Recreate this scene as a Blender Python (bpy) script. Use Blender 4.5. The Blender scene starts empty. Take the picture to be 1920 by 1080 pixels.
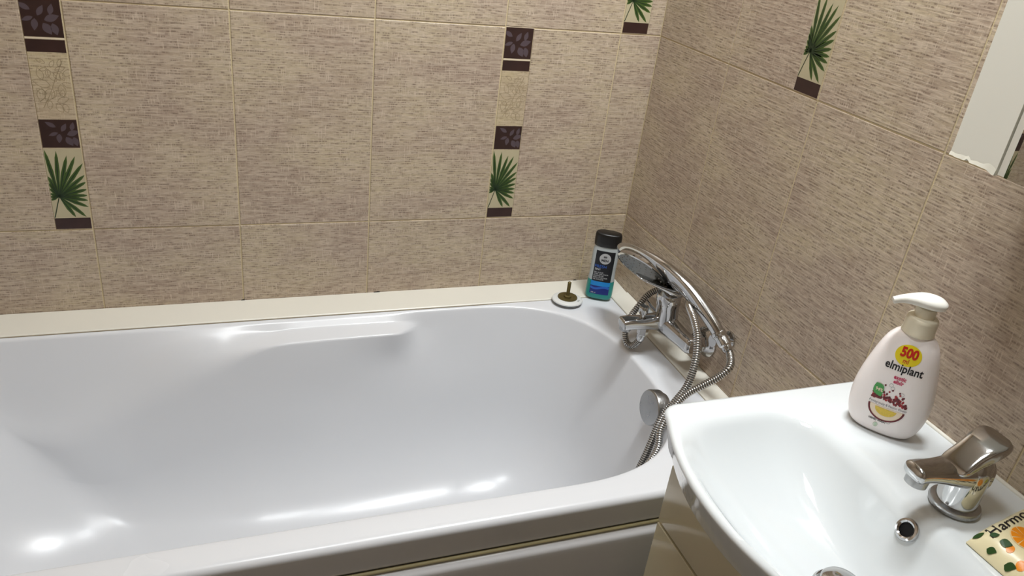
import bpy, math, random
from math import sin, cos, pi, radians
from mathutils import Vector, Matrix, noise
random.seed(7)
C = bpy.context.scene.collection
sc = bpy.context.scene
Z0 = 0.785            # height of the reference tile joint above the floor

# ------------------------------------------------------------------ camera, world, lights
cam = bpy.data.objects.new('camera', bpy.data.cameras.new('camera')); C.objects.link(cam)
cam.location = (-0.875, -1.468, 0.639 + Z0)
cam.rotation_euler = (1.0941, -0.1127, -0.3385)
cam.data.sensor_width = 36; cam.data.lens = 1459.9 / 1920 * 36
cam.data.clip_start = 0.02
sc.camera = cam
w = bpy.data.worlds.new('world'); sc.world = w; w.use_nodes = True
w.node_tree.nodes['Background'].inputs[0].default_value = (0.9, 0.95, 1.0, 1)
w.node_tree.nodes['Background'].inputs[1].default_value = 0.25
def area(name, loc, target, sx, sy, power, col):
    l = bpy.data.lights.new(name, 'AREA'); l.shape = 'RECTANGLE'; l.size = sx; l.size_y = sy
    l.energy = power; l.color = col
    o = bpy.data.objects.new(name, l); C.objects.link(o); o.location = loc
    o.rotation_euler = (Vector(target) - Vector(loc)).to_track_quat('-Z', 'Y').to_euler()
    return o
area('mirror_lamp', (-0.17, -0.68, 1.48 + Z0), (-0.42, -0.55, 0), 0.14, 0.36, 19.5, (0.95, 0.985, 1.0))
area('ceiling_lamp', (-0.72, -0.92, 1.60 + Z0), (-0.6, -0.85, 0), 0.3, 0.3, 8.0, (0.95, 0.985, 1.0))
sc.view_settings.view_transform = 'Standard'; sc.view_settings.look = 'None'
sc.view_settings.exposure = -0.05; sc.view_settings.gamma = 1.0; sc.view_settings.use_curve_mapping = False

# ------------------------------------------------------------------ materials
def lin(r, g, b):
    f = lambda c: (c / 255 / 12.92) if c / 255 <= 0.04045 else ((c / 255 + 0.055) / 1.055) ** 2.4
    return (f(r), f(g), f(b), 1)
def mat(name, col, rough=0.5, metal=0.0, **kw):
    m = bpy.data.materials.new(name); m.use_nodes = True
    b = m.node_tree.nodes['Principled BSDF']
    b.inputs['Base Color'].default_value = col; b.inputs['Roughness'].default_value = rough
    b.inputs['Metallic'].default_value = metal
    for k, v in kw.items(): b.inputs[k.replace('_', ' ')].default_value = v
    return m
class NT:
    def __init__(s, m): s.t = m.node_tree; s.b = s.t.nodes['Principled BSDF']
    def n(s, typ, **kw):
        o = s.t.nodes.new(typ)
        for k, v in kw.items(): setattr(o, k, v)
        return o
    def l(s, a, b): s.t.links.new(a, b)
def noise_var(m, scale=6, amt=0.06, bump=0.0, bscale=200, rough=None):
    """fine colour mottling, roughness variation and bump on a principled material"""
    N = NT(m); co = N.n('ShaderNodeTexCoord'); col = list(N.b.inputs['Base Color'].default_value)
    no = N.n('ShaderNodeTexNoise'); no.inputs['Scale'].default_value = scale; no.inputs['Detail'].default_value = 4
    N.l(co.outputs['Object'], no.inputs['Vector'])
    mx = N.n('ShaderNodeMix', data_type='RGBA')
    mx.inputs['A'].default_value = [c * (1 - amt) for c in col[:3]] + [1]
    mx.inputs['B'].default_value = [min(1, c * (1 + amt)) for c in col[:3]] + [1]
    N.l(no.outputs['Fac'], mx.inputs['Factor']); N.l(mx.outputs['Result'], N.b.inputs['Base Color'])
    if rough:
        mr = N.n('ShaderNodeMapRange'); mr.inputs['To Min'].default_value = rough[0]; mr.inputs['To Max'].default_value = rough[1]
        N.l(no.outputs['Fac'], mr.inputs['Value']); N.l(mr.outputs['Result'], N.b.inputs['Roughness'])
    if bump:
        n2 = N.n('ShaderNodeTexNoise'); n2.inputs['Scale'].default_value = bscale
        N.l(co.outputs['Object'], n2.inputs['Vector'])
        bp = N.n('ShaderNodeBump'); bp.inputs['Strength'].default_value = bump; bp.inputs['Distance'].default_value = 0.001
        N.l(n2.outputs['Fac'], bp.inputs['Height']); N.l(bp.outputs['Normal'], N.b.inputs['Normal'])
    return m

def woven(name, light, mid, dark, shift=True):
    """ceramic with a printed linen weave: long horizontal threads broken by short dark dashes"""
    m = mat(name, mid, 0.42); N = NT(m)
    co = N.n('ShaderNodeTexCoord'); oi = N.n('ShaderNodeObjectInfo')
    add = N.n('ShaderNodeVectorMath', operation='MULTIPLY_ADD')
    cmb = N.n('ShaderNodeCombineXYZ')
    for i in (0, 2): N.l(oi.outputs['Random'], cmb.inputs[i])
    N.l(cmb.outputs[0], add.inputs[0]); add.inputs[1].default_value = (3.0, 0, 5.0) if shift else (0, 0, 0)
    N.l(co.outputs['Object'], add.inputs[2])
    def nz(sx, sz, det=2.0, rough=0.5, off=0.0):
        mp = N.n('ShaderNodeMapping'); mp.inputs['Scale'].default_value = (sx, 1, sz); mp.inputs['Location'].default_value = (off, 0, off * 0.7)
        N.l(add.outputs[0], mp.inputs['Vector'])
        t = N.n('ShaderNodeTexNoise'); t.inputs['Scale'].default_value = 1; t.inputs['Detail'].default_value = det
        t.inputs['Roughness'].default_value = rough; N.l(mp.outputs[0], t.inputs['Vector']); return t.outputs['Fac']
    def ramp(v, a, b, smooth=True):
        r = N.n('ShaderNodeMapRange'); r.interpolation_type = 'SMOOTHSTEP' if smooth else 'LINEAR'
        r.inputs['From Min'].default_value = a; r.inputs['From Max'].default_value = b; N.l(v, r.inputs['Value']); return r.outputs['Result']
    def mth(op, a, b):
        q = N.n('ShaderNodeMath', operation=op)
        for i, x in enumerate((a, b)):
            if isinstance(x, (int, float)): q.inputs[i].default_value = x
            else: N.l(x, q.inputs[i])
        return q.outputs[0]
    def mix(f, a, b):
        q = N.n('ShaderNodeMix', data_type='RGBA'); N.l(f, q.inputs['Factor'])
        for k, x in (('A', a), ('B', b)):
            if isinstance(x, tuple): q.inputs[k].default_value = x
            else: N.l(x, q.inputs[k])
        return q.outputs['Result']
    sep = N.n('ShaderNodeSeparateXYZ'); N.l(add.outputs[0], sep.inputs[0])
    wob = mth('MULTIPLY', mth('SUBTRACT', nz(26, 40, 2, 0.5, 1.3), 0.5), 0.0035)
    zr = mth('DIVIDE', mth('ADD', sep.outputs[2], wob), 0.0044)          # thread rows, 4.0 mm apart
    row = mth('FLOOR', zr, 0.0); fr = mth('FRACT', zr, 0.0)
    def rownoise(sx, off, det=1.0):
        cv = N.n('ShaderNodeCombineXYZ'); N.l(mth('ADD', mth('MULTIPLY', sep.outputs[0], sx), off), cv.inputs[0]); N.l(mth('MULTIPLY', row, 7.31), cv.inputs[2])
        t = N.n('ShaderNodeTexNoise'); t.inputs['Scale'].default_value = 1; t.inputs['Detail'].default_value = det
        N.l(cv.outputs[0], t.inputs['Vector']); return t.outputs['Fac']
    bell = mth('SUBTRACT', 1.0, ramp(mth('ABSOLUTE', mth('SUBTRACT', fr, 0.5), 0.0), 0.10, 0.42))
    run_ = ramp(rownoise(55, 3.0, 2.0), 0.44, 0.62)                      # where a row shows dark
    dash = ramp(rownoise(430, 9.0), 0.40, 0.56)                          # broken into dashes
    soft = ramp(nz(20, 190, 3, 0.55, 4.4), 0.38, 0.62)                   # soft long streaks
    fine = ramp(nz(70, 620, 2, 0.6, 6.1), 0.40, 0.62)
    patch = ramp(nz(16, 30, 2, 0.5, 11.0), 0.42, 0.58)
    vert = ramp(nz(420, 45, 2, 0.5, 5.0), 0.57, 0.66)                    # fine light warp threads
    big = ramp(nz(5, 9, 2, 0.5, 2.0), 0.35, 0.65)
    yell = tuple([(light[0] + mid[0]) * 0.5, (light[1] + mid[1]) * 0.51, (light[2] + mid[2]) * 0.45, 1])
    c = mix(big, mid, yell)
    c = mix(mth('MULTIPLY', soft, 0.55), c, light)
    c = mix(mth('MULTIPLY', fine, 0.30), c, dark)
    dk = mth('MULTIPLY', mth('MULTIPLY', bell, run_), mth('ADD', mth('MULTIPLY', dash, 0.60), 0.32))
    c = mix(mth('MULTIPLY', dk, 0.85), c, dark)
    c = mix(mth('MULTIPLY', mth('MULTIPLY', vert, mth('ADD', mth('MULTIPLY', patch, 0.6), 0.2)), 0.75), c, light)
    streak = soft
    N.l(c, N.b.inputs['Base Color'])
    bp = N.n('ShaderNodeBump'); bp.inputs['Strength'].default_value = 0.25; bp.inputs['Distance'].default_value = 0.0006
    h = mth('SUBTRACT', streak, dk); N.l(h, bp.inputs['Height']); N.l(bp.outputs['Normal'], N.b.inputs['Normal'])
    return m

M = {}
M['tile'] = woven('woven_tile', lin(208, 192, 173), lin(172, 153, 136), lin(122, 104, 90))
M['decor'] = woven('decor_tile_glaze', lin(204, 188, 162), lin(182, 164, 138), lin(150, 132, 108))
M['grout'] = noise_var(mat('grout', lin(204, 188, 152), 0.9), 30, 0.10, 0.5, 600)
M['dark'] = noise_var(mat('dark_print', lin(52, 33, 30), 0.35), 40, 0.35)
M['darkleaf'] = mat('mauve_leaf_print', lin(84, 72, 78), 0.35)
M['green'] = noise_var(mat('palm_green_print', lin(62, 86, 34), 0.4), 60, 0.45)
M['greendark'] = mat('palm_dark_print', lin(30, 50, 26), 0.4)
M['paleprint'] = mat('pale_line_print', lin(222, 208, 184), 0.4)
M['sketch'] = mat('sketched_leaf_print', lin(152, 136, 108), 0.45)
M['acrylic'] = noise_var(mat('white_acrylic', lin(222, 224, 228), 0.25, 0, Coat_Weight=0.06, Coat_Roughness=0.08), 3, 0.015, rough=(0.22, 0.30))
M['panelmat'] = noise_var(mat('acrylic_panel', lin(214, 214, 216), 0.22), 3, 0.02)
M['trim'] = noise_var(mat('cream_trim', lin(228, 225, 214), 0.35), 8, 0.03)
M['silicone'] = noise_var(mat('aged_silicone', lin(196, 187, 145), 0.5), 30, 0.15)
M['ceramic'] = noise_var(mat('white_ceramic', lin(224, 229, 231), 0.08, 0, Coat_Weight=0.5, Coat_Roughness=0.02), 4, 0.01)
M['gloss'] = noise_var(mat('cream_gloss_front', lin(206, 199, 172), 0.12, 0, Coat_Weight=0.5), 4, 0.015)
M['carcass'] = mat('cabinet_carcass', lin(96, 82, 58), 0.6)
M['cabwhite'] = noise_var(mat('cabinet_white', lin(252, 252, 242), 0.4), 5, 0.02)
M['chipped'] = mat('swollen_board_edge', lin(244, 242, 228), 0.7)
M['gapdark'] = mat('door_gap', lin(40, 38, 34), 0.7)
M['mirror'] = mat('mirror_glass', (0.80, 0.82, 0.80, 1), 0.01, 1.0)
M['chrome'] = noise_var(mat('chrome', (0.54, 0.54, 0.54, 1), 0.09, 1.0), 30, 0.05, rough=(0.05, 0.16))
M['chromedull'] = noise_var(mat('dull_chrome', (0.40, 0.40, 0.40, 1), 0.28, 1.0), 60, 0.15, rough=(0.2, 0.4))
M['hose'] = mat('hose_steel', (0.55, 0.54, 0.52, 1), 0.2, 1.0)
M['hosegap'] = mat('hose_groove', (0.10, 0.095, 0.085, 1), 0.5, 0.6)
M['nozzle'] = noise_var(mat('nozzle_plate', lin(116, 117, 114), 0.4, 0.4), 80, 0.1)
M['black'] = mat('black_plastic', lin(16, 15, 15), 0.35)
M['hole'] = mat('drain_darkness', lin(8, 8, 8), 0.8)
M['ceil'] = mat('white_ceiling', lin(214, 212, 206), 0.8)
M['floor'] = noise_var(mat('floor_tile', lin(112, 110, 108), 0.5), 5, 0.1)
M['pinkplastic'] = mat('pearl_bottle', lin(252, 244, 242), 0.28, Subsurface_Weight=0.15, Subsurface_Radius=(0.01, 0.008, 0.008))
M['pump'] = mat('cream_pump', lin(226, 218, 196), 0.35, Subsurface_Weight=0.3, Subsurface_Radius=(0.008, 0.007, 0.005))
M['pumphead'] = mat('milky_pump_head', lin(238, 236, 228), 0.3, Subsurface_Weight=0.3, Subsurface_Radius=(0.01, 0.01, 0.01))
M['silver'] = mat('silver_grey_bottle', lin(176, 184, 186), 0.35)
M['teal'] = mat('teal_gel', lin(22, 138, 132), 0.3)
M['labelblack'] = mat('label_black', lin(14, 17, 24), 0.4)
M['labelgrey'] = mat('label_grey', lin(176, 178, 180), 0.45)
M['labelblue'] = mat('label_blue', lin(40, 96, 190), 0.4)
M['skyblue'] = mat('label_sky_blue', lin(18, 132, 208), 0.4)
M['navy'] = mat('label_navy', lin(14, 38, 120), 0.4)
M['yellow'] = mat('label_yellow', lin(236, 214, 30), 0.4)
M['red'] = mat('label_red', lin(196, 36, 22), 0.4)
M['ink'] = mat('ink', lin(26, 24, 26), 0.5)
M['magenta'] = mat('label_magenta', lin(196, 40, 90), 0.4)
M['leafgreen'] = mat('label_leaf_green', lin(74, 160, 80), 0.4)
M['palegreen'] = mat('label_pale_green', lin(186, 214, 184), 0.4)
M['pome'] = noise_var(mat('pomegranate', lin(164, 26, 36), 0.4), 700, 0.5)
M['pomedark'] = mat('pomegranate_dark', lin(104, 12, 24), 0.4)
M['pulp'] = noise_var(mat('passion_pulp', lin(226, 196, 70), 0.4), 500, 0.25)
M['rind'] = mat('pale_rind', lin(244, 226, 200), 0.4)
M['orange'] = noise_var(mat('orange_slice', lin(246, 146, 18), 0.35), 300, 0.12)
M['orangerim'] = mat('orange_pith', lin(250, 214, 150), 0.35)
M['wrapper'] = noise_var(mat('wrapper_cream', lin(240, 228, 186), 0.3), 60, 0.08)
M['lime'] = mat('lime_print', lin(200, 196, 40), 0.35)
M['leafdark'] = mat('dark_leaf_print', lin(40, 74, 26), 0.35)
M['brass'] = noise_var(mat('tarnished_brass', lin(104, 92, 54), 0.5, 0.6), 200, 0.4)
M['plugwhite'] = mat('chalky_plug', lin(222, 224, 222), 0.45)
M['limescale'] = mat('plug_rim_grey', lin(120, 126, 128), 0.4, 0.5)

# ------------------------------------------------------------------ mesh helpers
def V3(p): return Vector((p[0], p[1], p[2] + Z0))
def empty(name, loc, label=None, cat=None, group=None):
    o = bpy.data.objects.new(name, None); C.objects.link(o); o.location = V3(loc); o.empty_display_size = 0.05
    tag(o, label, cat, group); return o
def tag(o, label=None, cat=None, group=None, kind=None):
    if label: o['label'] = label
    if cat: o['category'] = cat
    if group: o['group'] = group
    if kind: o['kind'] = kind
    return o
def wloc(o):
    v = Vector((0, 0, 0))
    while o: v += o.location; o = o.parent
    return v
def obj(name, vf, m, parent=None, loc=None, smooth=True, fm=None, sharp=40):
    """vf=(verts, faces) in scene coordinates (z above the reference joint); fm = material index per face"""
    verts, faces = vf
    if parent: base = wloc(parent)
    elif loc is not None: base = V3(loc)
    else: base = Vector((0, 0, 0))
    me = bpy.data.meshes.new(name)
    me.from_pydata([tuple(V3(v) - base) for v in verts], [], [tuple(f) for f in faces])
    for x in (m if isinstance(m, (list, tuple)) else [m]): me.materials.append(M[x])
    if fm: me.polygons.foreach_set('material_index', fm)
    me.validate(); me.update()
    if smooth:
        me.polygons.foreach_set('use_smooth', [True] * len(me.polygons))
        try: me.set_sharp_from_angle(angle=radians(sharp))
        except Exception: pass
    o = bpy.data.objects.new(name, me); C.objects.link(o)
    if parent: o.parent = parent
    else: o.location = base
    return o
def join(*vfs):
    V, F = [], []
    for v, f in vfs:
        k = len(V); V += list(v); F += [tuple(i + k for i in q) for q in f]
    return V, F
def box(x0, x1, y0, y1, z0, z1, b=0.0):
    if b <= 0:
        v = [(x, y, z) for x in (x0, x1) for y in (y0, y1) for z in (z0, z1)]
        return v, [(0, 1, 3, 2), (4, 6, 7, 5), (0, 4, 5, 1), (2, 3, 7, 6), (0, 2, 6, 4), (1, 5, 7, 3)]
    import bmesh
    bm = bmesh.new(); bmesh.ops.create_cube(bm, size=1)
    for q in bm.verts: q.co = Vector(((x0 + x1) / 2 + q.co.x * (x1 - x0), (y0 + y1) / 2 + q.co.y * (y1 - y0), (z0 + z1) / 2 + q.co.z * (z1 - z0)))
    bmesh.ops.bevel(bm, geom=list(bm.edges), offset=b, segments=3, profile=0.5, affect='EDGES')
    bm.verts.index_update()
    r = ([tuple(q.co) for q in bm.verts], [tuple(q.index for q in f.verts) for f in bm.faces]); bm.free(); return r
def loft(rings, cap0=False, cap1=False, closed=True):
    n = len(rings[0]); V = [tuple(p) for r in rings for p in r]; F = []
    for i in range(len(rings) - 1):
        for j in range(n if closed else n - 1):
            k = (j + 1) % n
            F.append((i * n + j, i * n + k, (i + 1) * n + k, (i + 1) * n + j))
    if cap0: F.append(tuple(range(n - 1, -1, -1)))
    if cap1: F.append(tuple((len(rings) - 1) * n + j for j in range(n)))
    return V, F
def frame_of(d):
    d = Vector(d).normalized(); a = Vector((0, 0, 1)) if abs(d.z) < 0.9 else Vector((1, 0, 0))
    u = d.cross(a).normalized(); return u, d.cross(u).normalized(), d
def revolve(profile, origin, axis=(0, 0, 1), n=40, cap0=True, cap1=True):
    """profile: (radius, height along axis)"""
    u, v, d = frame_of(axis); o = Vector(origin)
    rings = [[tuple(o + d * h + (u * cos(2 * pi * j / n) + v * sin(2 * pi * j / n)) * r) for j in range(n)] for r, h in profile]
    return loft(rings, cap0, cap1)
def catmull(P, step):
    P = [Vector(p) for p in P]; P = [P[0] * 2 - P[1]] + P + [P[-1] * 2 - P[-2]]; out = []
    for i in range(1, len(P) - 2):
        a, b, c, d = P[i - 1:i + 3]; n = max(2, int((c - b).length / step))
        for k in range(n):
            t = k / n
            out.append(0.5 * ((2 * b) + (c - a) * t + (2 * a - 5 * b + 4 * c - d) * t * t + (3 * b - a - 3 * c + d) * t ** 3))
    out.append(P[-2]); return out
def sweep(path, rad, n=16, cap=True, sec=None, up=None):
    """rad(i,t)->(ru,rv); section ellipse or callable sec(angle)"""
    path = [Vector(p) for p in path]; rings = []
    t0 = (path[1] - path[0]).normalized(); u = (Vector(up) if up else frame_of(t0)[0]); u = (u - t0 * u.dot(t0)).normalized()
    for i, p in enumerate(path):
        t = (path[min(i + 1, len(path) - 1)] - path[max(i - 1, 0)]).normalized()
        u = (u - t * u.dot(t)).normalized(); v = t.cross(u)
        ru, rv = rad(i, i / (len(path) - 1))
        ring = []
        for j in range(n):
            a = 2 * pi * j / n; c, s = cos(a), sin(a)
            if sec: e = sec; c = math.copysign(abs(c) ** (2 / e), c); s = math.copysign(abs(s) ** (2 / e), s)
            ring.append(tuple(p + u * c * ru + v * s * rv))
        rings.append(ring)
    return loft(rings, cap, cap)
def resample(P, step):
    out = [P[0]]; acc = 0
    for a, b in zip(P, P[1:]):
        L = (b - a).length; s = step - acc
        while s <= L: out.append(a.lerp(b, s / L)); s += step
        acc = (acc + L) % step
    return out
def quadbez(a, b, c, n):
    return [a.lerp(b, k / n).lerp(b.lerp(c, k / n), k / n) for k in range(n + 1)]
def fillet_path(pts, rs, n=5, lims={}):
    """round the inner corners of a polyline of Vectors; fixed number of output points"""
    out = [pts[0]]
    for i in range(1, len(pts) - 1):
        a, b, c = pts[i - 1], pts[i], pts[i + 1]
        la, lc = (a - b).length, (c - b).length
        l0, l1 = lims.get(i, (0.48, 0.48)); p = b + (a - b) * min(rs[i - 1] / max(la, 1e-6), l0); q = b + (c - b) * min(rs[i - 1] / max(lc, 1e-6), l1)
        out += quadbez(p, b, q, n)
    out.append(pts[-1]); return out
def sstep(a, b, x):
    t = max(0, min(1, (x - a) / (b - a))); return t * t * (3 - 2 * t)
def interp(x, T):
    if x <= T[0][0]: return T[0][1]
    for (a, fa), (b, fb) in zip(T, T[1:]):
        if x <= b: return fa + (fb - fa) * (x - a) / (b - a)
    return T[-1][1]
def sinterp(x, T):
    """smooth (monotone-ish cubic) table"""
    xs = [t[0] for t in T]; ys = [t[1] for t in T]
    if x <= xs[0]: return ys[0]
    if x >= xs[-1]: return ys[-1]
    i = max(k for k in range(len(xs) - 1) if xs[k] <= x)
    def m(k):
        if k == 0 or k == len(xs) - 1: return 0 if len(xs) < 3 else (ys[min(k + 1, len(xs) - 1)] - ys[max(k - 1, 0)]) / (xs[min(k + 1, len(xs) - 1)] - xs[max(k - 1, 0)])
        return (ys[k + 1] - ys[k - 1]) / (xs[k + 1] - xs[k - 1])
    h = xs[i + 1] - xs[i]; t = (x - xs[i]) / h
    return (2 * t ** 3 - 3 * t * t + 1) * ys[i] + (t ** 3 - 2 * t * t + t) * h * m(i) + (-2 * t ** 3 + 3 * t * t) * ys[i + 1] + (t ** 3 - t * t) * h * m(i + 1)
def clip_rect(poly, x0, x1, y0, y1):
    def cl(P, f, inter):
        R = []
        for i in range(len(P)):
            a, b = P[i - 1], P[i]
            if f(b):
                if not f(a): R.append(inter(a, b))
                R.append(b)
            elif f(a): R.append(inter(a, b))
        return R
    def ix(v): return lambda a, b: (v, a[1] + (b[1] - a[1]) * (v - a[0]) / (b[0] - a[0]))
    def iy(v): return lambda a, b: (a[0] + (b[0] - a[0]) * (v - a[1]) / (b[1] - a[1]), v)
    for f, g in ((lambda p: p[0] >= x0, ix(x0)), (lambda p: p[0] <= x1, ix(x1)), (lambda p: p[1] >= y0, iy(y0)), (lambda p: p[1] <= y1, iy(y1))):
        if poly: poly = cl(poly, f, g)
    return poly
_tx = {}
def text2d(s, size=1.0, bold=0.0, shear=0.0):
    """flat text mesh in 2D: (verts2d, faces), centred on x, baseline y=0, cap height ~0.7*size"""
    c = bpy.data.curves.new('t', 'FONT'); c.body = s; c.size = size; c.align_x = 'CENTER'; c.offset = bold; c.shear = shear; c.resolution_u = 3
    o = bpy.data.objects.new('t', c); C.objects.link(o)
    dg = bpy.context.evaluated_depsgraph_get(); dg.update()
    me = bpy.data.meshes.new_from_object(o.evaluated_get(dg))
    r = ([(v.co.x, v.co.y) for v in me.vertices], [tuple(p.vertices) for p in me.polygons])
    bpy.data.objects.remove(o); bpy.data.curves.remove(c); bpy.data.meshes.remove(me); return r
def ell2d(cx, cy, rx, ry, n=28, rings=4, a0=0, a1=2 * pi):
    V = [(cx, cy)]; F = []; full = abs(a1 - a0 - 2 * pi) < 1e-6; m = n if full else n + 1
    for k in range(1, rings + 1):
        for j in range(m):
            a = a0 + (a1 - a0) * j / n; V.append((cx + rx * k / rings * cos(a), cy + ry * k / rings * sin(a)))
    for j in range(n):
        j2 = (j + 1) % m; F.append((0, 1 + j, 1 + j2))
        for k in range(1, rings): F.append((1 + (k - 1) * m + j, 1 + k * m + j, 1 + k * m + j2, 1 + (k - 1) * m + j2))
    return V, F
def ann2d(cx, cy, r0, r1, n=36, a0=0, a1=2 * pi, ky=1.0):
    V = []; F = []
    for j in range(n + 1):
        a = a0 + (a1 - a0) * j / n; V += [(cx + r0 * cos(a), cy + r0 * ky * sin(a)), (cx + r1 * cos(a), cy + r1 * ky * sin(a))]
    for j in range(n): F.append((2 * j, 2 * j + 1, 2 * j + 3, 2 * j + 2))
    return V, F
def grid2d(x0, x1, y0, y1, nx=10, ny=10):
    V = [(x0 + (x1 - x0) * i / nx, y0 + (y1 - y0) * j / ny) for j in range(ny + 1) for i in range(nx + 1)]
    return V, [(j * (nx + 1) + i, j * (nx + 1) + i + 1, (j + 1) * (nx + 1) + i + 1, (j + 1) * (nx + 1) + i) for j in range(ny) for i in range(nx)]
def leaf2d(cx, cy, L, W, ang, n=8):
    pts = []
    for k in range(n + 1): t = k / n; pts.append((t * L, W / 2 * sin(pi * t ** 0.85)))
    for k in range(n - 1, 0, -1): t = k / n; pts.append((t * L, -W / 2 * sin(pi * t ** 0.85)))
    return [(cx + x * cos(ang) - y * sin(ang), cy + x * sin(ang) + y * cos(ang)) for x, y in pts]
def ribbon2d(P, w):
    V = []; F = []
    for i, p in enumerate(P):
        a = P[max(i - 1, 0)]; b = P[min(i + 1, len(P) - 1)]; dx, dy = b[0] - a[0], b[1] - a[1]; l = math.hypot(dx, dy) or 1
        V += [(p[0] - dy / l * w / 2, p[1] + dx / l * w / 2), (p[0] + dy / l * w / 2, p[1] - dx / l * w / 2)]
    for i in range(len(P) - 1): F.append((2 * i, 2 * i + 1, 2 * i + 3, 2 * i + 2))
    return V, F
def poly2d(*polys):
    V, F = [], []
    for p in polys:
        if len(p) < 3: continue
        F.append(tuple(range(len(V), len(V) + len(p)))); V += p
    return V, F
def tf2d(vf, dx=0, dy=0, s=1, rot=0):
    c, n = cos(rot) * s, sin(rot) * s
    return [(x * c - y * n + dx, x * n + y * c + dy) for x, y in vf[0]], vf[1]

# ------------------------------------------------------------------ room shell
XL, YF, ZC, ZF = -1.62, -2.25, 1.72, -Z0
def structure(name, vf, m, smooth=False):
    return tag(obj(name, vf, m, smooth=smooth), kind='structure')
G = 0.0013
wall_back = structure('wall_back', box(XL - 0.1, 0.1, G, 0.1, ZF, ZC), 'grout')
wall_right = structure('wall_right', box(G, 0.1, YF - 0.1, G, ZF, ZC), 'grout')
structure('wall_left', box(XL - 0.1, XL, YF - 0.1, G, ZF, ZC), 'tile')
structure('wall_front', box(XL, G, YF - 0.1, YF, ZF, ZC), 'tile')
structure('floor', box(XL - 0.1, 0.1, YF - 0.1, 0.1, ZF - 0.1, ZF), 'floor')
structure('ceiling', box(XL - 0.1, 0.1, YF - 0.1, 0.1, ZC, ZC + 0.1), 'ceil')

# tiles: local frame x along the wall, y out of the back of the tile, z up; the face lies in y=0
tile_cache = {}
def tile_mesh(w_, h, m):
    k = (round(w_, 4), round(h, 4), m)
    if k in tile_cache: return tile_cache[k]
    b = 0.0009; y1 = G + 0.0004
    v = []
    for (i, yy) in ((0, y1), (0, b * 0.7), (b, 0)):
        v += [(i, yy, i), (w_ - i, yy, i), (w_ - i, yy, h - i), (i, yy, h - i)]
    f = [(8, 9, 10, 11)]
    for r in (0, 4):
        for j in range(4): k2 = (j + 1) % 4; f.append((r + j, r + k2, r + 4 + k2, r + 4 + j))
    me = bpy.data.meshes.new('tile'); me.from_pydata(v, [], f); me.materials.append(M[m]); me.update()
    tile_cache[k] = me; return me
def place_tile(wall, a, b, z0, z1, m='tile', name='tile'):
    """a..b = distance from the corner (negative), along the wall"""
    o = bpy.data.objects.new(name, tile_mesh(b - a, z1 - z0, m)); C.objects.link(o); o.parent = wall
    dz = random.uniform(-0.00025, 0.00025)
    if wall is wall_back: o.location = (a, dz, z0 + Z0)
    else: o.location = (dz, b, z0 + Z0); o.rotation_euler = (0, 0, -pi / 2)
    return o
def decor_print(o, name, vf2, m, lift=0.00012):
    me = bpy.data.meshes.new(name); me.from_pydata([(x, -lift, z) for x, z in vf2[0]], [], vf2[1]); me.materials.append(M[m])
    me.validate(); me.update()
    p = bpy.data.objects.new(name, me); C.objects.link(p); p.parent = o; return p
# print layout of one 60 x 400 mm decor strip (u right, v up)
SW = 0.058
def palm2d():
    tips = [(190, 238), (241, 243), (288, 262), (325, 265), (360, 295), (370, 345), (378, 375), (382, 408), (385, 435), (388, 458), (388, 487), (380, 532), (333, 532), (208, 350), (209, 378), (214, 402), (218, 425), (221, 455), (217, 440)]
    def uv(x, y):
        xl = 183 + (y - 232) * 0.177; xr = 355 + (y - 232) * 0.154
        return ((x - xl) / (xr - xl) * SW, 0.150 - (y - 232) / 305 * 0.127)
    hub = uv(258, 438); A, B = [], []
    for (x, y) in tips:
        t = uv(x, y); dx, dy = t[0] - hub[0], t[1] - hub[1]; L = math.hypot(dx, dy) * 1.03; a = math.atan2(dy, dx)
        wd = 0.0075 if L > 0.03 else 0.0055
        px = [(0, 0.0007), (L * 0.55, wd / 2), (L * 0.85, wd / 3), (L, 0), (L * 0.85, -wd / 3), (L * 0.55, -wd / 2), (0, -0.0007)]
        P = [(hub[0] + q[0] * cos(a) - q[1] * sin(a), hub[1] + q[0] * sin(a) + q[1] * cos(a)) for q in px]
        A.append(clip_rect(P, 0.0006, SW - 0.0006, 0.0235, 0.151))
        h2 = [(0, 0.0006), (L * 0.6, wd * 0.16), (L * 0.9, 0), (L * 0.6, -wd * 0.16), (0, -0.0006)]
        P = [(hub[0] + q[0] * cos(a) - q[1] * sin(a), hub[1] + q[0] * sin(a) + q[1] * cos(a)) for q in h2]
        B.append(clip_rect(P, 0.0006, SW - 0.0006, 0.0235, 0.151))
    s = uv(237, 535); P = [(hub[0] - 0.0008, hub[1]), (hub[0] + 0.0008, hub[1]), (s[0] + 0.0022, s[1]), (s[0] + 0.0004, s[1])]
    B.append(clip_rect(P, 0.0006, SW - 0.0006, 0.0235, 0.151))
    return poly2d(*A), poly2d(*B)
PALM = palm2d()
def rectp(x0, x1, y0, y1): return [(x0, y0), (x1, y0), (x1, y1), (x0, y1)]
def sprig(cx, cy, s, flip=1):
    L = []
    for (dx, dy, l, w_, a) in [(q[0], q[1], q[2] * 1.25, q[3] * 1.3, q[4]) for q in ((-14, 12, 15, 6, 150), (-6, 4, 14, 6, 60), (2, -2, 17, 8, 20), (-12, 2, 13, 5, 200), (-10, 0, 14, 7, 262), (0, -6, 15, 9, 300), (12, -6, 14, 8, 285), (10, 6, 13, 6, 75))]:
        L.append(leaf2d(cx + dx * s * flip, cy + dy * s, l * s, w_ * s, radians(a if flip > 0 else 180 - a)))
    return L
L1 = sprig(SW * 0.52, 0.367, 0.00110); L2 = sprig(SW * 0.66, 0.178, 0.00095)
e0, e1 = 0.0006, SW - 0.0006
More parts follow.
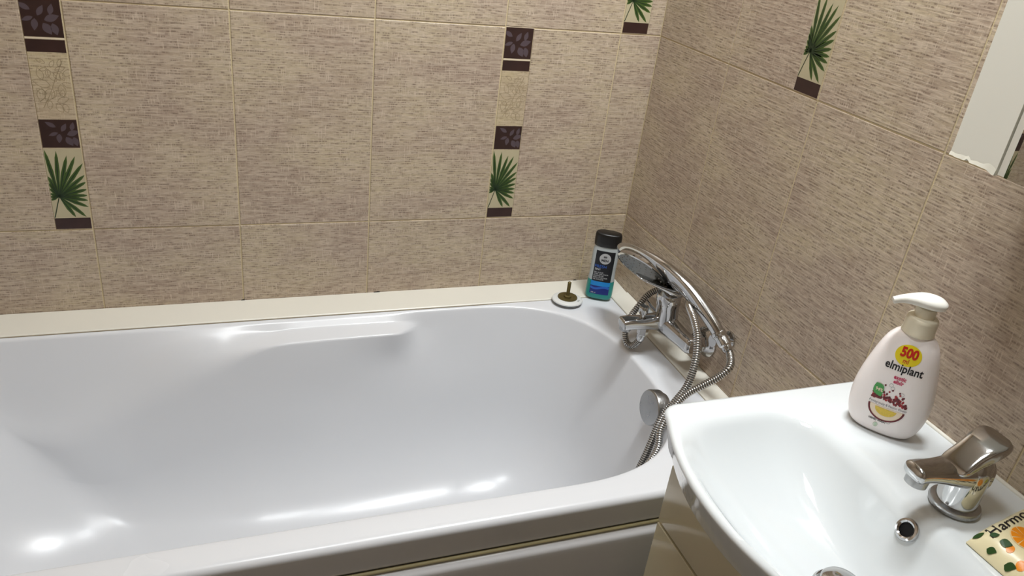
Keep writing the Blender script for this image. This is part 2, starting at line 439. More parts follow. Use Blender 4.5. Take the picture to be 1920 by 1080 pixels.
DEC = [('palm_background', poly2d(rectp(0.0002, SW - 0.0002, 0.0225, 0.1515)), 'palebg', 0.00006),
       ('dark_band', poly2d(rectp(e0, e1, 0.0016, 0.0226)), 'dark', 0.00012),
       ('palm_leaf', PALM[0], 'green', 0.00012), ('palm_rib', PALM[1], 'greendark', 0.00018),
       ('dark_square', poly2d(rectp(e0, e1, 0.1535, 0.2025)), 'dark', 0.00012),
       ('leaf_print', poly2d(*[clip_rect(p, e0, e1, 0.154, 0.202) for p in L2]), 'darkleaf', 0.00018),
       ('dark_band', poly2d(rectp(e0, e1, 0.3145, 0.3345)), 'dark', 0.00012),
       ('pale_line', poly2d(rectp(e0, e1, 0.3352, 0.3378)), 'paleprint', 0.00012),
       ('dark_square', poly2d(rectp(e0, e1, 0.3385, 0.3975)), 'dark', 0.00012),
       ('leaf_print', poly2d(*[clip_rect(p, e0, e1, 0.339, 0.397) for p in L1]), 'darkleaf', 0.00018)]
M['palebg'] = noise_var(mat('palm_ground_print', lin(184, 174, 144), 0.4), 60, 0.08)
sk = []
for p in sprig(SW * 0.5, 0.262, 0.00125, -1) + sprig(SW * 0.55, 0.235, 0.0009) + sprig(SW * 0.6, 0.287, 0.0008):
    sk.append(ribbon2d(p + [p[0]], 0.0009))
sk.append(ribbon2d([(SW * 0.2, 0.222), (SW * 0.42, 0.245), (SW * 0.6, 0.27), (SW * 0.85, 0.302)], 0.0011))
kv, kf = [], []
for v, f in sk: n0 = len(kv); kv += [(min(max(x, e0), e1), y) for x, y in v]; kf += [tuple(i + n0 for i in q) for q in f]
DEC.append(('sketched_sprig', (kv, kf), 'sketch', 0.00010))
dec_mesh = {}
def place_decor(wall, a, z0):
    o = place_tile(wall, a, a + SW, z0, z0 + 0.3985, 'decor', 'decor_tile')
    for i, (nm, vf, m, lift) in enumerate(DEC):
        if i not in dec_mesh:
            p = decor_print(o, nm, vf, m, lift); dec_mesh[i] = p.data
        else:
            p = bpy.data.objects.new(nm, dec_mesh[i]); C.objects.link(p); p.parent = o
    return o
g = 0.0012                                            # half the joint
rows = [(-0.785, -0.401), (-0.4, -0.0), (0.0, 0.3985), (0.3985, 0.797), (0.797, 1.1955), (1.1955, 1.594)]
# back wall: decor strips by row {row: [left x]}
bx = [0.0, -0.0925, -0.342, -0.594, -0.8435, -1.0965, -1.346, -1.5955, XL]
rx = [0.0, -0.2515, -0.498, -0.7485, -0.999, -1.2495, -1.5, -1.7505, -2.0, YF]
TRIM_TOP = -0.166
def run(wall, xs, decor):
    for r, (z0, z1) in enumerate(rows):
        for i in range(len(xs) - 1):
            b, a = xs[i], xs[i + 1]
            segs = [(a + g, b - (g if i else 0.0008))]
            for d in decor.get(r, []):
                if a - 1e-4 <= d and d + SW <= b + 1e-4:
                    A, B = segs[0]; segs = []
                    if d - A > 0.012: segs.append((A, d - 0.0006))
                    if B - (d + SW) > 0.012: segs.append((d + SW + 0.0006, B))
                    place_decor(wall, d, z0 + g * 0.6)
            lo = z0 + g
            for (A, B) in segs: place_tile(wall, A, B, lo, z1 - g)
run(wall_back, bx, {2: [-1.0965 - SW - g, -0.342 + g, -1.4470], 3: [-0.0925 + g]})
run(wall_right, rx, {3: [-0.498 + g]})

# ------------------------------------------------------------------ bathtub
YC, RB = -0.3625, 0.2825
ZR = -0.172
NS, NQ = 90, 26
def loop(cl, al, cr, ar, b, nl, nr, yc=YC):
    """counter-clockwise closed loop from the right tip; fixed sampling"""
    P = []
    def q(c, a, n, t, sx, sy):
        X = abs(cos(t)) ** (2 / n); Y = abs(sin(t)) ** (2 / n); return (c + sx * a * X, yc + sy * b * Y)
    for k in range(NQ): P.append(q(cr, ar, nr, pi / 2 * k / NQ, 1, 1))
    for k in range(NS): P.append((cr + (cl - cr) * k / NS, yc + b))
    for k in range(NQ): P.append(q(cl, al, nl, pi / 2 - pi / 2 * k / NQ, -1, 1))
    for k in range(NQ): P.append(q(cl, al, nl, pi / 2 * k / NQ, -1, -1))
    for k in range(NS): P.append((cl + (cr - cl) * k / NS, yc - b))
    for k in range(NQ): P.append(q(cr, ar, nr, pi / 2 - pi / 2 * k / NQ, 1, -1))
    return P
tub = empty('bathtub', (-0.8, -0.35, ZF), 'white acrylic bathtub with moulded armrests along the tiled wall', 'bathtub')
CL, CR = -1.20, -0.40
rimL = loop(CL, 0.335, CR, 0.285, RB, 2.6, 2.6)
rimL2 = loop(CL, 0.347, CR, 0.297, RB + 0.012, 2.6, 2.6)
rimL3 = loop(CL, 0.341, CR, 0.2905, RB + 0.005, 2.6, 2.6)
outA = lambda e: loop(-1.3, 0.319 - e, -0.3, 0.298 - e, 0.347 - e, 14, 14, -0.3495)
floorL = loop(-1.05, 0.25, CR - 0.03, 0.235, 0.205, 2.1, 2.6)
ctrL = loop(-1.0, 0.04, CR - 0.1, 0.05, 0.03, 2, 2)
ZB = -0.575
CT = [(-1.55, -0.50), (-1.40, -0.445), (-1.28, -0.422), (-1.19, -0.380), (-1.096, -0.336), (-1.0, -0.281), (-0.93, -0.241), (-0.83, -0.203), (-0.76, -0.193), (-0.5, -0.193)]
rings = [[] for _ in range(200)]
N = len(rimL); cols = []
for j in range(N):
    x, y = rimL[j]; kx, ky = floorL[j]; K = Vector((kx, ky, ZB)); R0 = Vector((x, y, ZR - 0.003)); R1 = Vector((rimL3[j][0], rimL3[j][1], ZR - 0.0005)); R2 = Vector((rimL2[j][0], rimL2[j][1], ZR))
    sgn = 1 if y > YC else -1
    # plain wall points
    Rd = R0.lerp(K, 0.03) + Vector((0, 0, -0.004))
    Up = R0.lerp(K, 0.05); Cp = R0.lerp(K, 0.09)
    vert_ = sstep(0.10, 0.90, abs(y - YC) / RB) * (1 - sstep(-1.15, -1.48, x))
    side = sstep(-0.490, -0.560, x) * vert_
    if sgn < 0: vert_ *= 1 - 0.55 * sstep(-0.95, -1.2, x)
    s1 = sstep(-0.40, -0.72, x) * vert_; s2 = sstep(-0.25, -0.90, x) * vert_
    xx = x
    zc = sinterp(xx, CT); yc_off = interp(xx, [(-1.3, 0.052), (-1.1, 0.050), (-0.95, 0.053), (-0.78, 0.056), (-0.4, 0.052)]) if sgn > 0 else 0.020
    nrm = (Vector((0, -sgn, 0)).lerp(Vector((K.x - x, K.y - y, 0)).normalized(), sstep(-1.12, -1.45, x))).normalized()
    dep = sstep(-0.78, -1.0, xx)
    Cl = Vector((x, y, zc)) + nrm * yc_off
    Ul = Vector((x, y, zc + 0.004 + 0.055 * dep)) + nrm * ((0.014 + 0.014 * dep) if sgn > 0 else 0.010)
    U = Up.lerp(Ul, side); Cc = Cp.lerp(Cl, side)
    M1 = Cp.lerp(K, 0.16).lerp(Cl.lerp(K, 0.16), s1); M2 = Cp.lerp(K, 0.36).lerp(Cl.lerp(K, 0.36), s2)
    r_u = 0.004 + 0.05 * dep * side; r_c = 0.006 + 0.035 * dep * side
    Fi = Vector((ctrL[j][0], ctrL[j][1], ZB - 0.006)); Kin = K.lerp(Fi, 0.95)
    prof = fillet_path([R2, R0 + Vector((0, 0, 0.001)), U, Cc, M1, M2, K, Kin], [0.006, r_u, r_c, 0.03, 0.04, 0.17], 8, {5: (0.48, 0.22), 6: (0.76, 0.9)})
    o = []
    for e, z in ((0.006, -0.234), (0.002, -0.231), (0.0, -0.226), (0.0, ZR - 0.020), (0.0015, ZR - 0.011), (0.005, ZR - 0.004), (0.010, ZR - 0.001), (0.016, ZR)):
        q = OUT[e][j] if False else None
        o.append((e, z))
    cols.append((o, prof, Fi))
outs = {e: outA(e) for e in (0.030, 0.010, 0.0072, 0.006, 0.002, 0.0, 0.0015, 0.005, 0.010, 0.016)}
rings = []
for e, z in ((0.030, -0.234), (0.010, -0.234), (0.0072, -0.231), (0.006, -0.226), (0.002, ZR - 0.014), (0.0015, ZR - 0.008), (0.005, ZR - 0.003), (0.010, ZR - 0.0006), (0.016, ZR)):
    rings.append([(px, py, z) for px, py in outs[e]])
for k in range(len(cols[0][1])):
    rings.append([tuple(cols[j][1][k]) for j in range(N)])
rings.append([tuple(cols[j][2]) for j in range(N)])
obj('shell', loft(rings, False, True), 'acrylic', tub, sharp=80)
# front apron below the lip, silicone bead, feet plinth
pf = []
prof = [(-0.655, ZF + 0.02), (-0.700, ZF + 0.02), (-0.700, -0.262)] + [(-0.688 - 0.012 * cos(a), -0.254 + 0.012 * sin(a)) for a in [radians(q) for q in range(0, 91, 15)]] + [(-0.655, -0.242)]
rg = [[(x, y, z) for y, z in prof] for x in (XL + 0.003, -0.8, -0.004)]
obj('front_panel', loft(rg, True, True, closed=True), 'panelmat', tub, sharp=50)
obj('silicone_bead', sweep([(XL + 0.01, -0.689, -0.2375), (-0.8, -0.689, -0.2378), (-0.01, -0.689, -0.2375)], lambda i, t: (0.0030, 0.0030), 10), 'silicone', tub)
# overflow knob on the foot-end wall
def disc_prof(r, h, b=0.003): return [(r * 0.82, 0), (r * 0.84, h * 0.35), (r, h * 0.36), (r, h - b), (r - b * 0.35, h - b * 0.3), (r - b, h), (0.0001, h)]
ax = Vector((-1, 0.02, 0.13)).normalized()
obj('overflow_knob', revolve(disc_prof(0.0335, 0.030), Vector((-0.131, -0.479, -0.183)), ax, 48), 'chromedull', tub)
obj('waste_drain', join(revolve([(0.032, 0), (0.034, 0.002), (0.030, 0.003), (0.022, 0.001)], (-0.52, YC, ZB - 0.004), (0, 0, 1), 32)), 'chrome', tub)

# cream trim strips where the tub meets the tiles
def wedge_x(x0, x1, y0, z0, y1, z1, zb):  # along x: from wall (y0,z0) to front (y1,z1)
    return [(x0, y0, zb), (x0, y0, z0), (x0, y1 + 0.002, z1), (x0, y1, z1 - 0.0015), (x0, y1, zb), (x1, y0, zb), (x1, y0, z0), (x1, y1 + 0.002, z1), (x1, y1, z1 - 0.0015), (x1, y1, zb)], \
        [(0, 1, 2, 3, 4), (9, 8, 7, 6, 5), (0, 5, 6, 1), (1, 6, 7, 2), (2, 7, 8, 3), (3, 8, 9, 4), (4, 9, 5, 0)]
t1 = structure('trim_1', wedge_x(XL, -0.0005, -0.0005, -0.1655, -0.074, ZR + 0.0032, ZR - 0.001), 'trim')
v, f = wedge_x(-0.69, -0.074, -0.0005, -0.1655, -0.046, ZR + 0.0036, ZR - 0.001)
v = [(b, a, c) for a, b, c in v]
t2 = structure('trim_2', (v, [q[::-1] for q in f]), 'trim')

M['seam'] = mat('brown_grey_seam', lin(150, 138, 112), 0.8)  # plain brown-grey line along the front edge of the trim strips
obj('joint_line', box(XL + 0.001, -0.050, -0.0747, -0.0739, ZR - 0.0008, ZR + 0.0005), 'seam', t1, smooth=False)
obj('joint_line', box(-0.0467, -0.0459, -0.69, -0.0745, ZR - 0.0008, ZR + 0.0005), 'seam', t2, smooth=False)

M['mold'] = mat('mold_spot', lin(40, 36, 28), 0.9)
for x_, w_ in ((-0.572, 0.007), (-0.104, 0.005), (-0.845, 0.004)):
    n_ = 10; ring = [(x_ + w_ * cos(2 * pi * k / n_) * (0.8 + 0.3 * random.random()), -0.0012, -0.1652 + 0.0016 * sin(2 * pi * k / n_) * (0.7 + 0.5 * random.random())) for k in range(n_)]
    obj('mold_spot', loft([ring, [(a_, -0.0004, c_) for a_, b_, c_ in ring]], True, True), 'mold', t1, smooth=False)

# ------------------------------------------------------------------ washbasin on its cabinet
ST = 0.064
sink = empty('washbasin', (-0.2, -0.98, -0.01), 'white ceramic washbasin with bowed front edge on cream cabinet', 'sink')
outl = []
ymin, ymax, ycb = -1.20, -0.768, -0.955
def frontx(y): return -0.396 + 1.5 * (y - ycb) ** 2 if y > -1.08 else -0.396 + 1.5 * (0.125) ** 2 + (-(y + 1.08)) * 0.42
outl = [(-0.0006, ymin), (-0.0006, ymax)]
for k in range(7):                                     # left front corner
    a = pi / 2 + (pi / 2 - 0.35) * k / 6; outl.append((-0.331 + 0.026 * cos(a), ymax - 0.029 + 0.026 * sin(a) - 0.0 + 0.003))
for k in range(25):
    y = -0.800 - (0.385) * k / 24; outl.append((frontx(y), y))
outl.append((-0.325, ymin))
sc0 = Vector((-0.245, -0.985))
def ray(poly, c, a):
    d = Vector((cos(a), sin(a))); best = None
    for i in range(len(poly)):
        p = Vector(poly[i - 1]); q = Vector(poly[i]); e = q - p; den = d.x * e.y - d.y * e.x
        if abs(den) < 1e-12: continue
        r = p - c; t = (r.x * e.y - r.y * e.x) / den; s = (r.x * d.y - r.y * d.x) / den
        if t > 0 and -1e-5 <= s <= 1 + 1e-5 and (best is None or t < best): best = t
    return c + d * best
NA = 220
angs = [2 * pi * k / NA for k in range(NA)]
# include the exact rear corners
for cx_, cy_ in outl[:3]:
    a = math.atan2(cy_ - sc0.y, cx_ - sc0.x) % (2 * pi); i = min(range(NA), key=lambda k: abs(angs[k] - a)); angs[i] = a
def sup(cx_, cy_, a_, b_, n_, ang, sk=0.0):
    c, s = abs(cos(ang)), abs(sin(ang)); r = ((c / a_) ** n_ + (s / b_) ** n_) ** (-1 / n_)
    return Vector((cx_ + r * cos(ang), cy_ + r * sin(ang)))
rings = []; cols = []
for a in angs:
    o = ray(outl, sc0, a); dirn = (o - sc0).normalized(); wallside = o.x > -0.003
    # bowl opening: rounded rectangle, a little wider in the middle of the front
    s = sup(-0.258, -0.985, 0.105, 0.178, 4.0, a)
    if s.x < -0.258: s.x -= 0.022 * max(0, 1 - ((s.y + 0.97) / 0.17) ** 2)
    # rear of the bowl bends back around the tap deck
    if s.x > -0.20: s.x += -0.006 * math.exp(-((s.y + 1.0) / 0.06) ** 2)
    fl = sup(-0.252, -1.010, 0.050, 0.095, 2.4, a); dr = sup(-0.247, -1.027, 0.026, 0.026, 2, a)
    o3 = lambda k, z: (Vector((o.x + (0 if wallside else -dirn.x * k), o.y - dirn.y * k, z)))
    if wallside: o3 = lambda k, z: Vector((o.x, max(ymin, min(ymax, o.y)), z))
    P = [o3(0.055, 0.0), o3(0.028, 0.0), o3(0.018, 0.012), o3(0.006, ST - 0.016), o3(0.001, ST - 0.008), o3(0.0005, ST - 0.005), o3(0.003, ST - 0.0015), o3(0.008, ST)]
    q0 = P[-1]
    S = Vector((s.x, s.y, ST - 0.001)); K = Vector((fl.x + (s.x - fl.x) * (0.30 - 0.16 * max(0, -cos(a)) ** 2), fl.y + (s.y - fl.y) * 0.30, ST - 0.084)); Kn = Vector((dr.x, dr.y, ST - 0.088))
    back = max(0, cos(a)) ** 2; front = max(0, -cos(a)) ** 2
    K = K + Vector((-0.004 * back, 0, 0))
    pr = fillet_path([q0, S, K, Kn], [0.014 + 0.010 * back + 0.014 * front, 0.3], 12, {1: (0.48, 0.2), 2: (0.78, 0.96)})
    cols.append(P[:-1] + pr + [Vector((dr.x * 0.15 + -0.247 * 0.85, dr.y * 0.15 - 1.027 * 0.85, ST - 0.112))])
rings = [[tuple(c[k]) for c in cols] for k in range(len(cols[0]))]
obj('basin', loft(rings, False, True), 'ceramic', sink, sharp=75)
obj('wall_sealant', sweep([(-0.0015, ymin + 0.002, ST), (-0.0015, -0.985, ST), (-0.0015, ymax - 0.002, ST)], lambda i, t: (0.0032, 0.0032), 10), 'trim', sink)
# waste with pop-up stopper
obj('waste_ring', revolve([(0.020, -0.002), (0.0275, -0.001), (0.030, 0.003), (0.0275, 0.0055), (0.022, 0.004), (0.018, -0.001)], (-0.247, -1.027, ST - 0.087), (0, 0, 1), 40), 'chrome', sink)
obj('stopper', revolve([(0.018, 0.0), (0.0225, 0.007), (0.0235, 0.010), (0.0215, 0.0125), (0.012, 0.0150), (0.0003, 0.0158)], (-0.247, -1.027, ST - 0.084), (0, 0, 1), 40), 'chrome', sink)
# overflow hole
oc = Vector((-0.1680, -1.019, ST - 0.019)); oax = Vector((-0.90, 0.05, 0.50)).normalized()
obj('overflow_ring', revolve([(0.0085, -0.006), (0.0130, -0.003), (0.0138, 0.001), (0.0130, 0.0026), (0.0105, 0.0031), (0.0085, 0.0018), (0.0082, -0.006)], oc, oax, 40, False, False), 'chrome', sink)
obj('overflow_hole', revolve([(0.0084, -0.004), (0.0084, -0.0008), (0.0002, -0.0008)], oc, oax, 32), 'hole', sink)

cab = empty('vanity_cabinet', (-0.16, -0.98, ZF), 'cream gloss vanity cabinet with drawer fronts under the washbasin', 'cabinet')
obj('carcass', join(box(-0.304, -0.003, -1.185, -1.170, ZF + 0.002, -0.004), box(-0.016, -0.003, -1.169, -0.789, ZF + 0.002, -0.12), box(-0.303, -0.017, -1.169, -0.789, -0.62, -0.604)), 'carcass', cab, smooth=False)
obj('side_panel', box(-0.304, -0.003, -0.800, -0.7852, ZF + 0.002, -0.0035), 'gloss', cab, smooth=False)
obj('drawer_front', box(-0.3225, -0.3055, -1.185, -0.785, -0.1275, -0.030, 0.0012), 'gloss', cab, sharp=30)
obj('drawer_front', box(-0.3225, -0.3055, -1.185, -0.785, -0.60, -0.1325, 0.0012), 'gloss', cab, sharp=30)
obj('plinth', box(-0.3, -0.2855, -1.185, -0.787, ZF + 0.001, -0.603), 'carcass', cab, smooth=False)
cab.children[0]

# basin mixer tap
tap = empty('basin_tap', (-0.102, -1.014, ST), 'chrome single lever basin tap at the rear of the washbasin', 'tap')
obj('base_ring', revolve([(0.024, 0.0), (0.0275, 0.0015), (0.0285, 0.005), (0.0272, 0.0080), (0.0235, 0.0095)], (-0.102, -1.014, ST), (0, 0, 1), 48), 'chromedull', tap)
obj('tap_body', revolve([(0.0225, 0.008), (0.0220, 0.025), (0.0216, 0.045), (0.0212, 0.060), (0.0200, 0.068), (0.016, 0.074)], (-0.102, -1.014, ST), (0.02, 0, 1), 48), 'chrome', tap)
sp = catmull([(-0.088, -1.014, ST + 0.052), (-0.105, -1.013, ST + 0.052), (-0.140, -1.009, ST + 0.054), (-0.166, -1.007, ST + 0.0565), (-0.184, -1.006, ST + 0.057)], 0.0012)
def sprad(i, t):
    e = math.sqrt(max(0.0, 1 - (max(0, t - 0.93) / 0.0705) ** 2)); return ((0.0205 - 0.0055 * sstep(0.1, 0.8, t)) * (0.35 + 0.65 * e), (0.0215 - 0.0120 * sstep(0.0, 0.75, t)) * max(0.05, e))
obj('spout', sweep(sp, sprad, 28, True, 2.8, up=(0, 1, 0)), 'chrome', tap)
obj('aerator', revolve([(0.0120, 0), (0.0125, -0.004), (0.0122, -0.0125), (0.0105, -0.0135), (0.0100, -0.010), (0.0002, -0.010)], (-0.169, -1.0065, ST + 0.052), (0.12, 0, 1), 32), 'chromedull', tap)
# hood-shaped lever: wide tongue rising towards the wall
def lever(c0, stations, n=28, e=3.2):
    rings = []; T = list(range(len(stations))); m_ = (len(stations) - 1) * 5
    stations = [tuple(sinterp(q * (len(T) - 1) / m_, [(t, st[c]) for t, st in zip(T, stations)]) for c in range(5)) for q in range(m_ + 1)]
    for (x, z, wy, tz, tilt) in stations:
        r = []
        for j in range(n):
            a = 2 * pi * j / n; c = math.copysign(abs(cos(a)) ** (2 / e), cos(a)); s = math.copysign(abs(sin(a)) ** (2 / e), sin(a))
            dz = s * tz
            r.append((c0[0] + x - dz * sin(tilt), c0[1] + c * wy, c0[2] + z + dz * cos(tilt)))
        rings.append(r)
    return loft(rings, True, True)
obj('lever', lever((-0.102, -1.014, ST), [(-0.034, 0.0600, 0.009, 0.0010, 0.7), (-0.0330, 0.0612, 0.0150, 0.0026, 0.7), (-0.027, 0.0655, 0.0178, 0.0052, 0.7), (-0.012, 0.0750, 0.0178, 0.0085, 0.65), (0.002, 0.0840, 0.0195, 0.0095, 0.7), (0.013, 0.0915, 0.0212, 0.0070, 0.75), (0.020, 0.0965, 0.0190, 0.0040, 0.8), (0.0232, 0.0988, 0.0120, 0.0015, 0.8)], 32, 5.5), 'chrome', tap, sharp=60)

# ------------------------------------------------------------------ pump bottle
BW = Vector((0.616, -0.788, 0)).normalized(); BN = Vector((-0.788, -0.616, 0)).normalized(); BO = Vector((-0.078, -0.869, ST)); BS = 1.16
soap = empty('pump_bottle', tuple(BO), 'pearly white pump bottle with fruit label standing on washbasin corner', 'soap bottle')
prW = [(0.0, 0.036), (0.003, 0.0415), (0.010, 0.0470), (0.025, 0.0520), (0.045, 0.0530), (0.065, 0.0500), (0.085, 0.0445), (0.100, 0.0395), (0.112, 0.0340), (0.120, 0.0270), (0.1255, 0.0180), (0.1275, 0.0140)]
prT = [(0.0, 0.018), (0.003, 0.0215), (0.010, 0.0245), (0.025, 0.0265), (0.045, 0.0268), (0.065, 0.0258), (0.085, 0.0240), (0.100, 0.0222), (0.112, 0.0200), (0.120, 0.0175), (0.1255, 0.0150), (0.1275, 0.0135)]
prW = [(h * BS, r * 0.90) for h, r in prW]; prT = [(h * BS, r) for h, r in prT]
def bott_pt(ang, h, e=2.5, off=0.0, O=None, W_=None, N_=None, pw=None, pt=None):
    O = O or BO; W_ = W_ or BW; N_ = N_ or BN; pw = pw or prW; pt = pt or prT
    a_, b_ = sinterp(h, pw) + off, sinterp(h, pt) + off
    c = math.copysign(abs(cos(ang)) ** (2 / e), cos(ang)); s = math.copysign(abs(sin(ang)) ** (2 / e), sin(ang))
    return O + W_ * c * a_ + N_ * s * b_ + Vector((0, 0, h))
hs = sorted(set([h for h, _ in prW] + [0.1275 * BS * k / 30 for k in range(31)]))
rings = [[tuple(bott_pt(2 * pi * j / 72, h)) for j in range(72)] for h in hs]
obj('bottle_body', loft(rings, True, True), 'pinkplastic', soap, sharp=50)
def onface(vf2, O, W_, N_, pw, pt, e, lift):
    out = []
    for x, h in vf2[0]:
        a_, b_ = sinterp(h, pw), sinterp(h, pt); r = min(0.999, abs(x) / a_); y = b_ * (1 - r ** e) ** (1 / e)
        out.append(tuple(O + W_ * x + N_ * (y + lift) + Vector((0, 0, h))))
    return out, vf2[1]
def soaplab(name, vf2, m, lift=0.0003): return obj(name, onface(([(x_ * 0.95 - 0.002, y_ * BS * 1.05) for x_, y_ in vf2[0]], vf2[1]), BO, BW, BN, prW, prT, 2.5, lift), m, soap, smooth=False)
soaplab('yellow_badge', ell2d(0.0025, 0.0985, 0.0158, 0.0115, 36, 6), 'yellow', 0.0003)
soaplab('volume_text', tf2d(text2d('500', 0.0140, 0.0006), 0.003, 0.0968), 'red', 0.0006)
soaplab('volume_unit', tf2d(text2d('ml', 0.0075, 0.0001), 0.0022, 0.0900), 'red', 0.0006)
soaplab('name_text', tf2d(text2d('elmiplant', 0.0126, 0.00025), 0.0035, 0.0800), 'ink', 0.0005)
soaplab('variant_text', tf2d(text2d('exotic', 0.0060, 0.0002), 0.0035, 0.0710), 'magenta', 0.0005)
soaplab('variant_text', tf2d(text2d('elixir', 0.0060, 0.0002), 0.0035, 0.0660), 'magenta', 0.0005)
# fruit picture: seeds above, cut fruit below
rnd = random.Random(3); sd = []
for k in range(95):
    x = rnd.uniform(-1, 1); y = abs(rnd.gauss(0, 0.5)) * (1 - x * x * 0.7)
    if y > 1.0: continue
    sd.append(tf2d(ell2d(0, 0, rnd.uniform(0.0011, 0.0018), rnd.uniform(0.0011, 0.0016), 8, 1), x * 0.0225 + 0.0015, 0.0430 + y * 0.0125 + x * -0.0008))
def join2(L):
    V_, F_ = [], []
    for v, f in L: n0 = len(V_); V_ += list(v); F_ += [tuple(i + n0 for i in q) for q in f]
    return V_, F_
soaplab('seed_print', join2(sd[::2]), 'pome', 0.0004); soaplab('seed_print', join2(sd[1::2]), 'pomedark', 0.0005)
soaplab('stray_seeds', join2([tf2d(ell2d(0, 0, 0.0012, 0.0012, 8, 1), a, b) for a, b in ((-0.0095, 0.0605), (0.010, 0.0570), (0.0165, 0.0530), (0.001, 0.0575))]), 'pomedark', 0.0004)
soaplab('fruit_rind', ann2d(0.0015, 0.0360, 0.0205, 0.0230, 36, pi, 2 * pi, 0.72), 'pomedark', 0.0005)
soaplab('fruit_flesh', ell2d(0.0015, 0.0360, 0.0208, 0.0150, 30, 5, pi, 2 * pi), 'rind', 0.0003)
soaplab('fruit_pulp', ell2d(0.0015, 0.0345, 0.0135, 0.0085, 26, 4, pi, 2 * pi), 'pulp', 0.0006)
soaplab('leaf_badge', poly2d(leaf2d(-0.0205, 0.0600, 0.0170, 0.0135, radians(-52), 12)), 'leafgreen', 0.0009)
soaplab('leaf_text', tf2d(text2d('94%', 0.0056, 0.0001), -0.0148, 0.0520, 1, 0.0), 'rind', 0.0013)
soaplab('small_text', tf2d(text2d('Pomegranate & Passion Flower', 0.0038, 0.0), 0.002, 0.0380), 'ink', 0.0009)
soaplab('small_text', tf2d(text2d('HAND WASH', 0.0036, 0.0001), -0.004, 0.0175), 'ink', 0.0006)
soaplab('leaf_emblem', join2([ann2d(-0.004, 0.0125, 0.0022, 0.0029, 20), poly2d(leaf2d(-0.004, 0.0105, 0.0045, 0.0025, pi / 2))]), 'palegreen', 0.0006)
tag(soaplab('floral_hint', join2([ribbon2d([(a + 0.0024 * cos(q), b + 0.002 * sin(q)) for q in [2 * pi * k / 10 for k in range(11)]], 0.0003) for a, b in ((0.0, 0.0595), (0.013, 0.0560), (-0.003, 0.0625), (0.010, 0.0205))]), 'limescale', 0.0004), kind='stuff')
# collar and pump head
top = BO + Vector((0, 0, 0.1255 * BS))
obj('collar', revolve([(0.0178, -0.002), (0.0195, 0.000), (0.0195, 0.0015), (0.0188, 0.003), (0.0185, 0.016), (0.0180, 0.0200), (0.0165, 0.0215), (0.0125, 0.0222)], top, (0, 0, 1), 48), 'pump', soap)
obj('pump_stem', revolve([(0.0120, 0.018), (0.0120, 0.0340), (0.009, 0.036)], top, (0, 0, 1), 36), 'pump', soap)
PD = Vector((-0.86, 0.42, 0)).normalized(); ptop = top + Vector((0, 0, 0.0400))
pp = [ptop - PD * 0.0205 + Vector((0, 0, -0.001)), ptop - PD * 0.0190, ptop - PD * 0.015 + Vector((0, 0, 0.0006)), ptop - PD * 0.006 + Vector((0, 0, 0.0015)), ptop + PD * 0.006 + Vector((0, 0, 0.0025)), ptop + PD * 0.018 + Vector((0, 0, 0.0025)), ptop + PD * 0.031 + Vector((0, 0, 0.0010)), ptop + PD * 0.042 + Vector((0, 0, -0.0030))]
RU = [0.004, 0.0085, 0.0135, 0.0165, 0.0155, 0.0105, 0.0060, 0.0042]; RV = [0.0015, 0.0042, 0.0068, 0.0082, 0.0080, 0.0066, 0.0050, 0.0042]
pq = catmull(pp, 0.0025); 
def near_r(i, t, T=RU, T2=RV):
    p = pq[i]; ds = [(p - q).length for q in pp]; s = sum((b - a).length for a, b in zip(pq[:i], pq[1:i + 1]))
    cum = [0]
    for a, b in zip(pp, pp[1:]): cum.append(cum[-1] + (b - a).length)
    return (sinterp(s, list(zip(cum, T))), sinterp(s, list(zip(cum, T2))))
obj('pump_head', sweep(pq, near_r, 28, True, 2.2, up=(0.42, 0.86, 0)), 'pumphead', soap)

# ------------------------------------------------------------------ soap packet
pk = empty('soap_packet', (-0.08, -1.095, ST), 'cream wrapped soap packet printed with orange slice on washbasin', 'soap packet')
A0 = Vector((-0.138, -1.065, ST + 0.001)); U1 = Vector((0.982, 0.186, 0)).normalized(); U2 = Vector((0.03, -1.0, 0)).normalized(); PL, PW = 0.125, 0.075
def pk_h(u, v):
    a = max(0, 1 - abs(2 * u - 1) ** 5) ** 0.7; b = max(0, 1 - abs(2 * v - 1) ** 5) ** 0.5; s = a * b
    return 0.0225 * s + 0.0012 * sin(u * 23) * (1 - s) * s + 0.0008 * sin(v * 19 + u * 7) * (1 - s)
def pk_pt(u, v, top=True, lift=0.0):
    bend = 0.006 * (abs(2 * v - 1) ** 2) * 0
    h = pk_h(u, v)
    p = A0 + U1 * (u * PL) + U2 * (v * PW) ; 
    return Vector((p.x, p.y, ST + 0.0015 + (h + lift if top else 0)))
nu, nv = 44, 32
Vt = [tuple(pk_pt(i / nu, j / nv)) for j in range(nv + 1) for i in range(nu + 1)]; off = len(Vt)
Vt += [tuple(pk_pt(i / nu, j / nv, False) - Vector((0, 0, 0.0012))) for j in range(nv + 1) for i in range(nu + 1)]
Ft = []
for j in range(nv):
    for i in range(nu):
        a = j * (nu + 1) + i; Ft.append((a, a + nu + 1, a + nu + 2, a + 1)); Ft.append((off + a, off + a + 1, off + a + nu + 2, off + a + nu + 1))
for i in range(nu):
    Ft.append((i, i + 1, off + i + 1, off + i)); b = nv * (nu + 1) + i; Ft.append((b, off + b, off + b + 1, b + 1))
for j in range(nv):
    a = j * (nu + 1); Ft.append((a, off + a, off + a + nu + 1, a + nu + 1)); b = a + nu; Ft.append((b, b + nu + 1, off + b + nu + 1, off + b))
obj('wrapper', (Vt, Ft), 'wrapper', pk, sharp=70)
